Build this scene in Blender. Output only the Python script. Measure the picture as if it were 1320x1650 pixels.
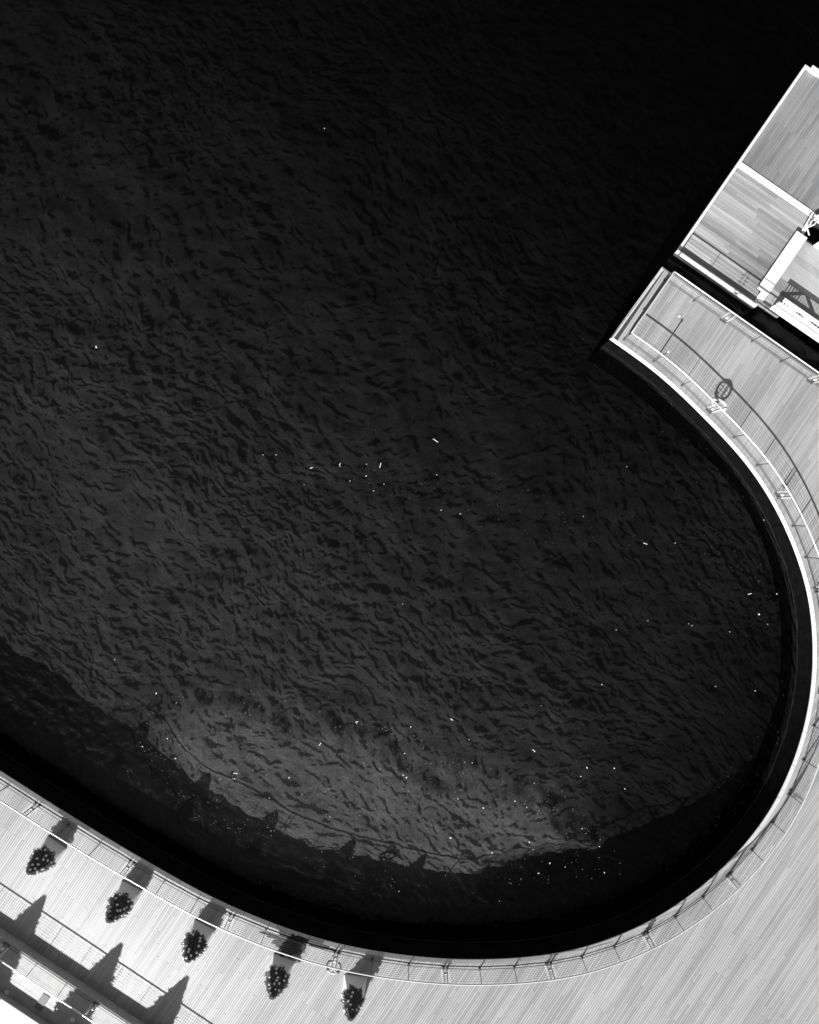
import bpy, bmesh, math, random
from mathutils import Vector, Matrix
random.seed(7)
scn = bpy.context.scene
for o in list(bpy.data.objects):
    bpy.data.objects.remove(o)
C = scn.collection
R = math.radians

# ------------------------------------------------------------------ camera
H, F = 31.6, 1200.0                  # height over the deck, focal length in photo pixels
cd = bpy.data.cameras.new('camera')
cam = bpy.data.objects.new('camera', cd)
C.objects.link(cam)
cam.location = (0, 0, H)
cd.sensor_fit = 'VERTICAL'
cd.sensor_height = 36
cd.lens = 36 * F / 1650
cd.clip_start = 0.5
cd.clip_end = 3000
scn.camera = cam

# ------------------------------------------------------------------ sun and sky
SUN_EL = R(38)
SX, SY = 0.556, 0.831                # direction in which shadows fall (x, y)
sd = bpy.data.lights.new('sun', 'SUN')
sun = bpy.data.objects.new('sun', sd)
C.objects.link(sun)
sd.energy = 4.6
sd.angle = R(0.53)
sd.color = (1, 1, 1)
trav = Vector((SX * math.cos(SUN_EL), SY * math.cos(SUN_EL), -math.sin(SUN_EL)))
sun.rotation_euler = trav.to_track_quat('-Z', 'Y').to_euler()
w = bpy.data.worlds.new('World')
scn.world = w
w.use_nodes = True
wn, wl = w.node_tree.nodes, w.node_tree.links
bg = wn['Background']
sky = wn.new('ShaderNodeTexSky')
sky.sky_type = 'NISHITA'
sky.sun_disc = False
sky.sun_elevation = SUN_EL
sky.sun_rotation = R(90) - math.atan2(-SY, -SX)
sky.air_density = 1.0
sky.dust_density = 1.0
sep = wn.new('ShaderNodeSeparateColor')      # black-and-white film behind a red filter
wl.new(sky.outputs[0], sep.inputs[0])
wl.new(sep.outputs[0], bg.inputs[0])
bg.inputs[1].default_value = 0.085
scn.view_settings.view_transform = 'Standard'
scn.view_settings.look = 'None'
scn.view_settings.gamma = 1
scn.view_settings.exposure = 0.5

# ------------------------------------------------------------------ helpers
ZW, ZP = -1.45, -1.2                  # water level, pontoon level
def P(px, py, z=0.0):                # photo pixel -> place in the world at height z
    k = (H - z) / F
    return Vector(((px - 660) * k, (825 - py) * k, z))

def tag(o, label=None, cat=None, group=None, kind=None):
    if label: o['label'] = label
    if cat: o['category'] = cat
    if group: o['group'] = group
    if kind: o['kind'] = kind
    return o
def empty(name, loc=(0, 0, 0), rz=0.0):
    o = bpy.data.objects.new(name, None)
    o.location = loc
    o.rotation_euler = (0, 0, rz)
    o.empty_display_size = 0.2
    C.objects.link(o)
    return o
def link(name, me, parent=None, loc=None, rz=0.0):
    o = bpy.data.objects.new(name, me)
    C.objects.link(o)
    if parent: o.parent = parent
    if loc is not None: o.location = loc
    if rz: o.rotation_euler = (0, 0, rz)
    return o

class MB:
    """collects faces, builds one mesh"""
    def __init__(s):
        s.v, s.f, s.t = [], [], []
    def poly(s, pts, tone=0.5):
        i = len(s.v)
        s.v += [tuple(p) for p in pts]
        s.f.append(tuple(range(i, i + len(pts))))
        s.t.append(tone)
    def prism(s, pts, z0, z1, tone=0.5):     # pts: ccw xy list
        n = len(pts)
        i = len(s.v)
        s.v += [(p[0], p[1], z0) for p in pts] + [(p[0], p[1], z1) for p in pts]
        s.f.append(tuple(i + n + k for k in range(n)))
        s.f.append(tuple(i + n - 1 - k for k in range(n)))
        for k in range(n):
            a, b = k, (k + 1) % n
            s.f.append((i + a, i + b, i + n + b, i + n + a))
        s.t += [tone] * (n + 2)
    def box(s, c, sx, sy, sz, rz=0.0, tone=0.5):
        ca, sa = math.cos(rz), math.sin(rz)
        pts = []
        for x, y in ((-sx/2, -sy/2), (sx/2, -sy/2), (sx/2, sy/2), (-sx/2, sy/2)):
            pts.append((c[0] + x*ca - y*sa, c[1] + x*sa + y*ca))
        s.prism(pts, c[2] - sz/2, c[2] + sz/2, tone)
    def tube(s, pts, r, n=6, closed=False, tone=0.5, r2=None):
        pts = [Vector(p) for p in pts]
        m = len(pts)
        i0 = len(s.v)
        for k, p in enumerate(pts):
            if closed:
                d = pts[(k+1) % m] - pts[k-1]
            else:
                d = pts[min(k+1, m-1)] - pts[max(k-1, 0)]
            d.normalize()
            up = Vector((0, 0, 1)) if abs(d.z) < 0.9 else Vector((1, 0, 0))
            a = d.cross(up).normalized()
            b = a.cross(d)
            rr = r if r2 is None else r + (r2 - r) * k / (m - 1)
            for j in range(n):
                th = 2*math.pi*j/n
                q = p + a*(rr*math.cos(th)) + b*(rr*math.sin(th))
                s.v.append(tuple(q))
        for k in range(m if closed else m-1):
            for j in range(n):
                a0 = i0 + k*n + j
                a1 = i0 + k*n + (j+1) % n
                b0 = i0 + ((k+1) % m)*n + j
                b1 = i0 + ((k+1) % m)*n + (j+1) % n
                s.f.append((a0, a1, b1, b0))
                s.t.append(tone)
        if not closed:
            s.f.append(tuple(i0 + j for j in range(n))[::-1]); s.t.append(tone)
            s.f.append(tuple(i0 + (m-1)*n + j for j in range(n))); s.t.append(tone)
    def mesh(s, name, mat, smooth=False):
        me = bpy.data.meshes.new(name)
        me.from_pydata(s.v, [], s.f)
        at = me.attributes.new('tone', 'FLOAT', 'FACE')
        at.data.foreach_set('value', s.t)
        me.materials.append(mat)
        if smooth:
            me.polygons.foreach_set('use_smooth', [True]*len(me.polygons))
        me.update()
        return me
    def build(s, name, mat, parent=None, smooth=False, loc=None):
        return link(name, s.mesh(name, mat, smooth), parent, loc)

# ------------------------------------------------------------------ materials
def mat(name):
    m = bpy.data.materials.new(name)
    m.use_nodes = True
    nt = m.node_tree
    return m, nt, nt.nodes['Principled BSDF']
def N(nt, t, **kw):
    n = nt.nodes.new(t)
    for k, v in kw.items():
        setattr(n, k, v)
    return n
def grey_paint(name, val, rough=0.5, metal=0.0, var=0.12, scale=3.0, bump=0.0, spec=0.5):
    m, nt, b = mat(name)
    tc = N(nt, 'ShaderNodeTexCoord')
    nz = N(nt, 'ShaderNodeTexNoise')
    nz.inputs['Scale'].default_value = scale
    nz.inputs['Detail'].default_value = 8
    nz.inputs['Roughness'].default_value = 0.65
    nt.links.new(tc.outputs['Object'], nz.inputs['Vector'])
    mr = N(nt, 'ShaderNodeMapRange')
    mr.inputs[1].default_value = 0.25; mr.inputs[2].default_value = 0.75
    mr.inputs[3].default_value = val*(1-var); mr.inputs[4].default_value = min(0.95, val*(1+var))
    nt.links.new(nz.outputs[0], mr.inputs[0])
    nt.links.new(mr.outputs[0], b.inputs['Base Color'])
    b.inputs['Roughness'].default_value = rough
    b.inputs['Metallic'].default_value = metal
    b.inputs['Specular IOR Level'].default_value = spec
    if bump:
        bp = N(nt, 'ShaderNodeBump')
        bp.inputs['Strength'].default_value = bump
        bp.inputs['Distance'].default_value = 0.02
        nt.links.new(nz.outputs[0], bp.inputs['Height'])
        nt.links.new(bp.outputs[0], b.inputs['Normal'])
    return m
M = {}
M['white'] = grey_paint('white_paint', 0.8, 0.45, var=0.06)
M['fascia'] = grey_paint('pale_concrete', 0.74, 0.6, var=0.14, scale=4)
M['nosing'] = grey_paint('edge_nosing', 0.62, 0.55, var=0.12, scale=5)
M['curb'] = grey_paint('grey_concrete', 0.36, 0.75, var=0.25, scale=5, bump=0.2)
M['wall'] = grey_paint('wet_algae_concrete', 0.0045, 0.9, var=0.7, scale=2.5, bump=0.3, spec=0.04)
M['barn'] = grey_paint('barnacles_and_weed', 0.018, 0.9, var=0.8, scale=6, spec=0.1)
M['steel'] = grey_paint('brushed_steel', 0.85, 0.3, 0.35, var=0.04, scale=8, spec=0.8)
M['post'] = grey_paint('grey_steel_post', 0.16, 0.45, 0.4, var=0.15)
M['cable'] = grey_paint('steel_cable', 0.22, 0.4, 0.7, var=0.1)
M['slab'] = grey_paint('dark_joists', 0.05, 0.9)
M['rope'] = grey_paint('dark_rope', 0.06, 0.9)
M['stone'] = grey_paint('terrace_stone', 0.40, 0.5, var=0.22, scale=2.2, bump=0.15)
M['wet'] = grey_paint('wet_black_stain', 0.008, 0.55, var=0.5, scale=9)
M['needle'] = grey_paint('conifer_needles', 0.12, 0.7, var=0.5, scale=14)
_nt = M['needle'].node_tree               # thin needles let some light through
_tl = _nt.nodes.new('ShaderNodeBsdfTranslucent'); _tl.inputs[0].default_value = (0.24, 0.24, 0.24, 1)
_mx = _nt.nodes.new('ShaderNodeMixShader'); _mx.inputs[0].default_value = 0.4
_nt.links.new(_nt.nodes['Principled BSDF'].outputs[0], _mx.inputs[1]); _nt.links.new(_tl.outputs[0], _mx.inputs[2])
_nt.links.new(_mx.outputs[0], _nt.nodes['Material Output'].inputs['Surface'])
M['bark'] = grey_paint('bark', 0.09, 0.9, var=0.4, scale=9)
M['bauble'] = grey_paint('white_bauble', 0.85, 0.2, var=0.03)
M['bucket'] = grey_paint('grey_plate', 0.3, 0.6)
M['litter'] = grey_paint('pale_litter', 0.75, 0.7, var=0.1)
M['litter_dull'] = grey_paint('dull_litter', 0.34, 0.8, var=0.4, scale=20)
M['dark'] = grey_paint('dark_grey_rubber', 0.07, 0.7)
M['black'] = grey_paint('black_metal', 0.03, 0.5)

def wood(name, lo, hi, rough, ang, spec=0.5):
    m, nt, b = mat(name)
    at = N(nt, 'ShaderNodeAttribute', attribute_name='tone')
    tc = N(nt, 'ShaderNodeTexCoord')
    mp = N(nt, 'ShaderNodeMapping')
    mp.inputs['Rotation'].default_value = (0, 0, -ang)   # x runs along the boards
    nt.links.new(tc.outputs['Object'], mp.inputs['Vector'])
    sc = N(nt, 'ShaderNodeVectorMath', operation='MULTIPLY')
    sc.inputs[1].default_value = (0.9, 22.0, 1.0)
    nt.links.new(mp.outputs[0], sc.inputs[0])
    g = N(nt, 'ShaderNodeTexNoise')
    g.inputs['Scale'].default_value = 1.0; g.inputs['Detail'].default_value = 5
    g.inputs['Roughness'].default_value = 0.7
    nt.links.new(sc.outputs[0], g.inputs['Vector'])
    sc2 = N(nt, 'ShaderNodeVectorMath', operation='MULTIPLY')
    sc2.inputs[1].default_value = (0.22, 0.9, 1.0)
    nt.links.new(mp.outputs[0], sc2.inputs[0])
    g2 = N(nt, 'ShaderNodeTexNoise')                     # broad weathering, foot traffic
    g2.inputs['Scale'].default_value = 0.9; g2.inputs['Detail'].default_value = 4
    nt.links.new(sc2.outputs[0], g2.inputs['Vector'])
    def mul(a, k):
        q = N(nt, 'ShaderNodeMath', operation='MULTIPLY_ADD')
        q.inputs[1].default_value = k; q.inputs[2].default_value = 0
        nt.links.new(a, q.inputs[0]); return q.outputs[0]
    def add(a, c):
        q = N(nt, 'ShaderNodeMath', operation='ADD')
        nt.links.new(a, q.inputs[0]); nt.links.new(c, q.inputs[1]); return q.outputs[0]
    tot = add(add(mul(at.outputs['Fac'], 0.38), mul(g.outputs[0], 0.40)), mul(g2.outputs[0], 0.95))
    mr = N(nt, 'ShaderNodeMapRange')
    mr.inputs[1].default_value = 0.5; mr.inputs[2].default_value = 1.2
    mr.inputs[3].default_value = lo; mr.inputs[4].default_value = hi
    nt.links.new(tot, mr.inputs[0])
    nt.links.new(mr.outputs[0], b.inputs['Base Color'])
    b.inputs['Roughness'].default_value = rough
    b.inputs['Specular IOR Level'].default_value = spec
    bp = N(nt, 'ShaderNodeBump')
    bp.inputs['Strength'].default_value = 0.25; bp.inputs['Distance'].default_value = 0.004
    nt.links.new(g.outputs[0], bp.inputs['Height'])
    nt.links.new(bp.outputs[0], b.inputs['Normal'])
    return m
ANG = math.atan2(SY, SX)             # boards run along this direction
M['deck'] = wood('weathered_deck_boards', 0.27, 0.47, 0.36, ANG, 0.65)
M['pont_a'] = wood('pontoon_boards', 0.16, 0.32, 0.55, ANG)
M['pont_b'] = wood('pontoon_boards_across', 0.17, 0.52, 0.5, ANG - math.pi/2)

# water: thin clear surface with ripples, murky volume below
def water_mat():
    m = bpy.data.materials.new('harbour_water')
    m.use_nodes = True
    nt = m.node_tree
    nt.nodes.remove(nt.nodes['Principled BSDF'])
    out = nt.nodes['Material Output']
    tc = N(nt, 'ShaderNodeTexCoord')
    wn_ = N(nt, 'ShaderNodeTexNoise')                # slow bending of the wave trains
    wn_.inputs['Scale'].default_value = 0.07; wn_.inputs['Detail'].default_value = 1
    nt.links.new(tc.outputs['Object'], wn_.inputs['Vector'])
    wsc = N(nt, 'ShaderNodeVectorMath', operation='MULTIPLY_ADD')
    wsc.inputs[1].default_value = (6, 6, 0)
    nt.links.new(wn_.outputs['Color'], wsc.inputs[0]); nt.links.new(tc.outputs['Object'], wsc.inputs[2])
    def layer(rot, sx, sy, scale, detail, dist, rough=0.5):
        mp = N(nt, 'ShaderNodeMapping')
        mp.inputs['Rotation'].default_value = (0, 0, R(rot))
        nt.links.new(wsc.outputs[0], mp.inputs['Vector'])
        s2 = N(nt, 'ShaderNodeVectorMath', operation='MULTIPLY')
        s2.inputs[1].default_value = (sx, sy, 1)
        nt.links.new(mp.outputs[0], s2.inputs[0])
        nz = N(nt, 'ShaderNodeTexNoise')
        nz.inputs['Scale'].default_value = scale
        nz.inputs['Detail'].default_value = detail
        nz.inputs['Roughness'].default_value = rough
        nz.inputs['Distortion'].default_value = dist
        nt.links.new(s2.outputs[0], nz.inputs['Vector'])
        return nz.outputs[0]
    a = layer(42, 0.62, 1.0, 2.0, 1.0, 0.35)
    c = layer(2, 0.8, 1.0, 2.9, 1.0, 0.3)
    d = layer(62, 0.5, 1.0, 5.0, 1.0, 0.2)
    def ma(x, k, y=None):
        q = N(nt, 'ShaderNodeMath', operation='MULTIPLY_ADD')
        nt.links.new(x, q.inputs[0]); q.inputs[1].default_value = k
        if y is None: q.inputs[2].default_value = 0
        else: nt.links.new(y, q.inputs[2])
        return q.outputs[0]
    e = layer(30, 0.8, 1.0, 0.16, 2.0, 0.5)          # calm streaks and gusts
    er = N(nt, 'ShaderNodeMapRange')
    er.inputs[1].default_value = 0.32; er.inputs[2].default_value = 0.68
    er.inputs[3].default_value = 0.50; er.inputs[4].default_value = 1.25
    nt.links.new(e, er.inputs[0])
    h0 = ma(a, 0.55, ma(c, 0.34, ma(d, 0.035)))
    hm = N(nt, 'ShaderNodeMath', operation='MULTIPLY')
    nt.links.new(h0, hm.inputs[0]); nt.links.new(er.outputs[0], hm.inputs[1])
    hgt = hm.outputs[0]
    bp = N(nt, 'ShaderNodeBump')
    bp.inputs['Strength'].default_value = 1.0
    bp.inputs['Distance'].default_value = 0.10
    nt.links.new(hgt, bp.inputs['Height'])
    fr = N(nt, 'ShaderNodeFresnel')
    fr.inputs['IOR'].default_value = 1.234
    nt.links.new(bp.outputs[0], fr.inputs['Normal'])
    gl = N(nt, 'ShaderNodeBsdfGlossy')
    gl.inputs['Roughness'].default_value = 0.2
    gl.inputs['Color'].default_value = (1, 1, 1, 1)
    nt.links.new(bp.outputs[0], gl.inputs['Normal'])
    tr = N(nt, 'ShaderNodeBsdfTransparent')
    tr.inputs['Color'].default_value = (0.85, 0.85, 0.85, 1)
    mx = N(nt, 'ShaderNodeMixShader')
    mn = N(nt, 'ShaderNodeMath', operation='MINIMUM')
    mn.inputs[1].default_value = 0.86
    nt.links.new(fr.outputs[0], mn.inputs[0])
    nt.links.new(mn.outputs[0], mx.inputs[0])
    nt.links.new(tr.outputs[0], mx.inputs[1])
    nt.links.new(gl.outputs[0], mx.inputs[2])
    nt.links.new(mx.outputs[0], out.inputs['Surface'])
    va = N(nt, 'ShaderNodeVolumeAbsorption')
    va.inputs['Color'].default_value = (0, 0, 0, 1)
    va.inputs['Density'].default_value = 0.4
    nt.links.new(va.outputs[0], out.inputs['Volume'])
    return m
M['water'] = water_mat()
def bed_mat():
    m, nt, b = mat('silt_and_rubble')
    tc = N(nt, 'ShaderNodeTexCoord')
    nz = N(nt, 'ShaderNodeTexNoise')
    nz.inputs['Scale'].default_value = 1.1; nz.inputs['Detail'].default_value = 9
    nz.inputs['Roughness'].default_value = 0.72
    nt.links.new(tc.outputs['Object'], nz.inputs['Vector'])
    mr = N(nt, 'ShaderNodeMapRange')
    mr.inputs[1].default_value = 0.3; mr.inputs[2].default_value = 0.75
    mr.inputs[3].default_value = 0.04; mr.inputs[4].default_value = 0.30
    nf = N(nt, 'ShaderNodeTexNoise')
    nf.inputs['Scale'].default_value = 9; nf.inputs['Detail'].default_value = 7
    nf.inputs['Roughness'].default_value = 0.8
    nt.links.new(tc.outputs['Object'], nf.inputs['Vector'])
    av = N(nt, 'ShaderNodeMix')
    av.inputs[0].default_value = 0.6
    nt.links.new(nz.outputs[0], av.inputs[2]); nt.links.new(nf.outputs[0], av.inputs[3])
    nt.links.new(av.outputs[0], mr.inputs[0])
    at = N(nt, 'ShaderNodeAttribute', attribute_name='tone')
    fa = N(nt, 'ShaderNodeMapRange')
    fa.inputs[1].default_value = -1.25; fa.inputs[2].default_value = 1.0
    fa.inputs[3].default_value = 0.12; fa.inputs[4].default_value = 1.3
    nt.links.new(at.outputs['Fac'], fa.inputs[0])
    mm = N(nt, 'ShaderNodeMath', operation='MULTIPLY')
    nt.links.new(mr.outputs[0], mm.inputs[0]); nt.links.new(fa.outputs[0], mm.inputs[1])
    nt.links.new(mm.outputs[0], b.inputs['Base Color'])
    b.inputs['Roughness'].default_value = 0.95
    b.inputs['Specular IOR Level'].default_value = 0.1
    return m
M['bed'] = bed_mat()

# ------------------------------------------------------------------ quay outline
BAY = [(983,546),(1028,577),(1062,602),(1108,645),(1179,717),(1212,756),(1245,807),(1272,860),(1292,914),(1305,957),
       (1311,1005),(1313,1060),(1310,1110),(1297,1180),(1263,1272),(1224,1335),(1170,1398),(1108,1449),
       (1045,1489),(960,1524),(885,1541),(800,1548),(717,1547.5),(640,1540),(565,1527.6),(480,1504.8),
       (398,1473.3),(320,1437),(160,1345),(0,1244),(-150,1147),(-420,969)]
def catmull(pts, step):
    out = []
    q = [2*Vector(pts[0]) - Vector(pts[1])] + [Vector(p) for p in pts] + [2*Vector(pts[-1]) - Vector(pts[-2])]
    for i in range(1, len(q)-2):
        n = max(2, int((q[i+1]-q[i]).length / step))
        for k in range(n):
            t = k/n
            p0, p1, p2, p3 = q[i-1], q[i], q[i+1], q[i+2]
            out.append(0.5*((2*p1) + (p2-p0)*t + (2*p0-5*p1+4*p2-p3)*t*t + (3*p1-p0-3*p2+p3)*t**3))
    out.append(q[-2])
    return out
bay = [Vector(((p[0]-660)*H/F, (825-p[1])*H/F)) for p in BAY]
bay = catmull(bay, 0.3)
def resample(pl, step):
    out = [pl[0].copy()]; acc = 0.0
    for a, b in zip(pl, pl[1:]):
        L = (b-a).length; pos = 0.0
        while acc + (L-pos) >= step:
            pos += step-acc; acc = 0.0
            out.append(a + (b-a)*(pos/L))
        acc += L-pos
    return out
bay = resample(bay, 0.25)
# smooth a little to lose the measuring wobble
for _ in range(30):
    bay = [bay[0]] + [(bay[i-1]+bay[i]*2+bay[i+1])/4 for i in range(1, len(bay)-1)] + [bay[-1]]
def offset(pl, d):                    # positive: to the land side
    out = []
    for i, p in enumerate(pl):
        t = (pl[min(i+1, len(pl)-1)] - pl[max(i-1, 0)]).normalized()
        out.append(p + Vector((-t.y, t.x))*d)
    return out
# bay runs from the pier head clockwise round to the left; its left-hand side is land
def w2(px, py):
    v = P(px, py); return Vector((v.x, v.y))
NC = w2(1068, 429)                    # north corner of the pier head
E = Vector((0.819, -0.573))           # along the pier's north edge
NE_END = NC + E*30
outline = [NE_END, NC] + bay + [w2(-420, 2100), w2(2000, 2100)]
outline_ccw = outline if sum(a.x*b.y-b.x*a.y for a, b in zip(outline, outline[1:]+outline[:1])) > 0 else outline[::-1]
edge_line = [NE_END, NC] + bay       # the edge over water, pier end included

# ------------------------------------------------------------------ water, bed
mb = MB()
mb.box((0, 0, ZW-6), 700, 700, 12)
water = mb.build('water', M['water'])
tag(water, kind='structure')
def in_poly(x, y, poly):
    ins = False
    for (x0, y0), (x1, y1) in zip(poly, poly[1:]+poly[:1]):
        if (y0 > y) != (y1 > y) and x < (x1-x0)*(y-y0)/(y1-y0)+x0:
            ins = not ins
    return ins
def dist_poly(x, y, poly):
    best = 1e9
    for (x0, y0), (x1, y1) in zip(poly, poly[1:]+poly[:1]):
        dx, dy = x1-x0, y1-y0
        t = max(0, min(1, ((x-x0)*dx+(y-y0)*dy)/(dx*dx+dy*dy)))
        best = min(best, math.hypot(x-x0-t*dx, y-y0-t*dy))
    return best
LEDGE = [(212,1190),(240,1140),(300,1112),(420,1112),(500,1140),(570,1162),(650,1172),(740,1228),(830,1245),(900,1265),
         (950,1320),(1005,1385),(1000,1415),(860,1425),(760,1470),(560,1450),(420,1400),(300,1320)]
from mathutils import noise as mnoise
def depth(px, py):
    """depth of the bed and its tone: sand above zero, painted dark water below"""
    x, y = px/38, py/38
    nz = mnoise.noise(Vector((x*0.35, y*0.35, 3.1)))*0.22 + mnoise.noise(Vector((x*1.1, y*1.1, 9.1)))*0.13 + mnoise.noise(Vector((x*2.6, y*2.6, 1.7)))*0.09
    q = (px-430)*0.6 - (py-930)*0.8
    b = 1.2 + 0.0024*max(0, q) + 0.0010*max(0, px-800) + 0.0014*max(0, 150-px) + 0.0032*max(0, px+py-2190)
    b = min(b, 7) + nz
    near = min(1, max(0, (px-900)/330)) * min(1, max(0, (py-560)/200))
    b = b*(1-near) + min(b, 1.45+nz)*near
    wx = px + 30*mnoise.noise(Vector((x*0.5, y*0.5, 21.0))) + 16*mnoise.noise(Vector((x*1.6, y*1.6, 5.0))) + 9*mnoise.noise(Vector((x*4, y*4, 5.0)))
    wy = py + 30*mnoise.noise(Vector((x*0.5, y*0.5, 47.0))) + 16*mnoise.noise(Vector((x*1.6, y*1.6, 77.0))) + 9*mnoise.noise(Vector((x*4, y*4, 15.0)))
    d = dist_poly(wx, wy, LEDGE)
    k = 0.0; kk = -near*(0.9 + 0.35*min(1, max(0, (px+py-2150)/250)))  # negative tone paints the darkness of the right-hand water into the bed colour
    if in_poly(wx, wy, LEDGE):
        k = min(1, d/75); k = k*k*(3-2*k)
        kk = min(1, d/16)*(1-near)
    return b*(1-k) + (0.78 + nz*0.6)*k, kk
mb = MB()
n = 340
x0, x1, y0, y1 = -500, 1900, -600, 2000
sand_shades = []
for j in range(n+1):
    for i in range(n+1):
        px = x0+(x1-x0)*i/n; py = y0+(y1-y0)*j/n
        b, sand_shade = depth(px, py)
        sand_shades.append(sand_shade)
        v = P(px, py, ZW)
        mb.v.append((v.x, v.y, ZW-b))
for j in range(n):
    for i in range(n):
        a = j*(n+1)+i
        mb.f.append((a, a+n+1, a+n+2, a+1)); mb.t.append((sand_shades[a]+sand_shades[a+1]+sand_shades[a+n+1]+sand_shades[a+n+2])/4)
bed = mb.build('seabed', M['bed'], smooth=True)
tag(bed, kind='structure')

# ------------------------------------------------------------------ deck: slab, boards, kerb, fascia, wall
mb = MB()
inner = offset(bay, 0.06)
slab_poly = [NE_END + Vector((0.573, 0.819))*-0.06, NC + (w2(1068,460)-NC).normalized()*0.1] + inner + outline[-2:]
if sum(a.x*b.y-b.x*a.y for a, b in zip(slab_poly, slab_poly[1:]+slab_poly[:1])) < 0: slab_poly = slab_poly[::-1]
mb.prism(slab_poly, -0.28, -0.035)
deck = mb.build('promenade_deck', M['slab'])
tag(deck, kind='structure')

dv = Vector((SX, SY)).normalized()    # along boards
eu = Vector((dv.y, -dv.x))            # across boards
def cuts(poly, u):
    vs = []
    for a, b in zip(poly, poly[1:]+poly[:1]):
        ua, ub = a.dot(eu), b.dot(eu)
        if (ua > u) != (ub > u):
            t = (u-ua)/(ub-ua)
            vs.append(a.dot(dv)+(b.dot(dv)-a.dot(dv))*t)
    vs.sort()
    return vs
KERB = 0.115
board_poly = [NE_END + Vector((-0.573, -0.819))*KERB, NC + Vector((-0.573, -0.819))*KERB + E*KERB] + offset(bay, KERB+0.004)[1:] + outline[-2:]
# keep the boards inside what a camera near here could see
xs = [p for p in board_poly]
umin = min(p.dot(eu) for p in xs); umax = max(p.dot(eu) for p in xs)
PW, GAP = 0.095, 0.010
planks = []
u = umin+0.003
rg = random.Random(3)
while u+PW < umax:
    a, b = cuts(board_poly, u+GAP/2), cuts(board_poly, u+PW-GAP/2)
    if len(a) != len(b):
        iv = []
        for k in range(0, len(a)-1, 2):
            for j in range(0, len(b)-1, 2):
                lo_, hi_ = max(a[k], b[j]), min(a[k+1], b[j+1])
                if hi_ > lo_: iv += [lo_, hi_]
        a = b = iv
    m = len(a)
    for k in range(0, m-1, 2):
        s0, s1 = (a[k], b[k]), (a[k+1], b[k+1])
        lo, hi = max(s0), min(s1)
        if hi-lo < 0.05: continue
        cutsv = []
        v = math.floor(lo/3.6)*3.6 + rg.choice([0, 0.9, 1.8, 2.7, 0.45, 2.25])
        while v < hi-0.2:
            if v > lo+0.2: cutsv.append(v)
            v += rg.choice([1.8, 2.7, 3.6, 3.6, 4.5])
        segs = [s0] + [(c, c) for c in cutsv] + [s1]
        for q in range(len(segs)-1):
            A, B = segs[q], segs[q+1]
            g0 = 0.0 if q == 0 else 0.004
            g1 = 0.0 if q == len(segs)-2 else 0.004
            pts = [eu*(u+GAP/2)+dv*(A[0]+g0), eu*(u+PW-GAP/2)+dv*(A[1]+g0),
                   eu*(u+PW-GAP/2)+dv*(B[1]-g1), eu*(u+GAP/2)+dv*(B[0]-g1)]
            c = sum(pts, Vector((0, 0)))/4
            if abs(c.x) > 27 or c.y < -32 or c.y > 14: continue
            planks.append((pts, c, B[0]-A[0], rg.random()))
    u += PW
def shows(c):
    return abs(c.x) < 17.2 and abs(c.y) < 21.6
def plank_into(mb, pts, z0, z1, tone):
    n2 = len(pts)
    i = len(mb.v)
    mb.v += [(p.x, p.y, z0) for p in pts] + [(p.x, p.y, z1) for p in pts]
    area = sum(a.x*b.y-b.x*a.y for a, b in zip(pts, pts[1:]+pts[:1]))
    f = [tuple(i+4+k for k in range(4))] + [(i+k, i+(k+1) % 4, i+4+(k+1) % 4, i+4+k) for k in range(4)]
    if area < 0: f = [q[::-1] for q in f]
    mb.f += f; mb.t += [tone]*5
vis = sorted([p for p in planks if shows(p[1])], key=lambda p: -p[2])[:300]
vs = set(id(p) for p in vis)
rest = MB()
for p in planks:
    zt = (rg.random()-0.5)*0.004
    if id(p) in vs:
        mb = MB(); plank_into(mb, p[0], -0.03, zt, p[3]); mb.build('plank', M['deck'], deck)
    else:
        plank_into(rest, p[0], -0.03, zt, p[3])
tag(rest.build('plank', M['deck'], deck), kind='stuff')

def strip(mb, a, b, za, zb, flip=False, tone=0.5):
    for i in range(len(a)-1):
        q = [(a[i].x, a[i].y, za), (b[i].x, b[i].y, zb), (b[i+1].x, b[i+1].y, zb), (a[i+1].x, a[i+1].y, za)]
        mb.poly(q[::-1] if flip else q, tone)
# kerb on top (stone lengths), fascia face, recessed wall
pier_l = [NC + (bay[0]-NC)*(k/12) for k in range(13)]
edge = [NC + E*(30*(1-k/100)) for k in range(101)][:-1] + pier_l[:-1] + bay
edge_in = [NC + E*(30*(1-k/100)) + Vector((-0.573, -0.819))*KERB for k in range(100)] + \
          [p + E*KERB for p in pier_l[:-1]] + offset(bay, KERB)
edge_in[100] = NC + E*KERB + Vector((-0.573, -0.819))*KERB
edge_in[112] = (bay[0] + E*KERB + offset(bay, KERB)[0] - bay[0])
seg = 6
rgk = random.Random(5)
for i0_ in range(0, len(edge)-1, seg):          # separate nosing plates with open joints
    a_, b_ = edge[i0_:i0_+seg+1], edge_in[i0_:i0_+seg+1]
    if len(a_) < 2: continue
    a_ = [p.copy() for p in a_]; b_ = [p.copy() for p in b_]
    for l_ in (a_, b_):
        l_[0] += (l_[1]-l_[0]).normalized()*0.006; l_[-1] += (l_[-2]-l_[-1]).normalized()*0.006
    mb = MB(); dz_ = rgk.uniform(-.004, .004); zo = -0.07+rgk.uniform(-.012, .012)
    strip(mb, a_, b_, zo, 0.012+dz_, flip=True)
    strip(mb, b_, b_, 0.012+dz_, -0.05, flip=True)
    strip(mb, a_, a_, zo, -0.11)
    strip(mb, a_, b_, -0.11, -0.11)
    mb.build('nosing_plate', M['nosing'], deck)
def shift(pl, d):
    return offset(pl, d)
mb = MB()
wl_ = [p for p in edge]
t_in = []
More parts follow.
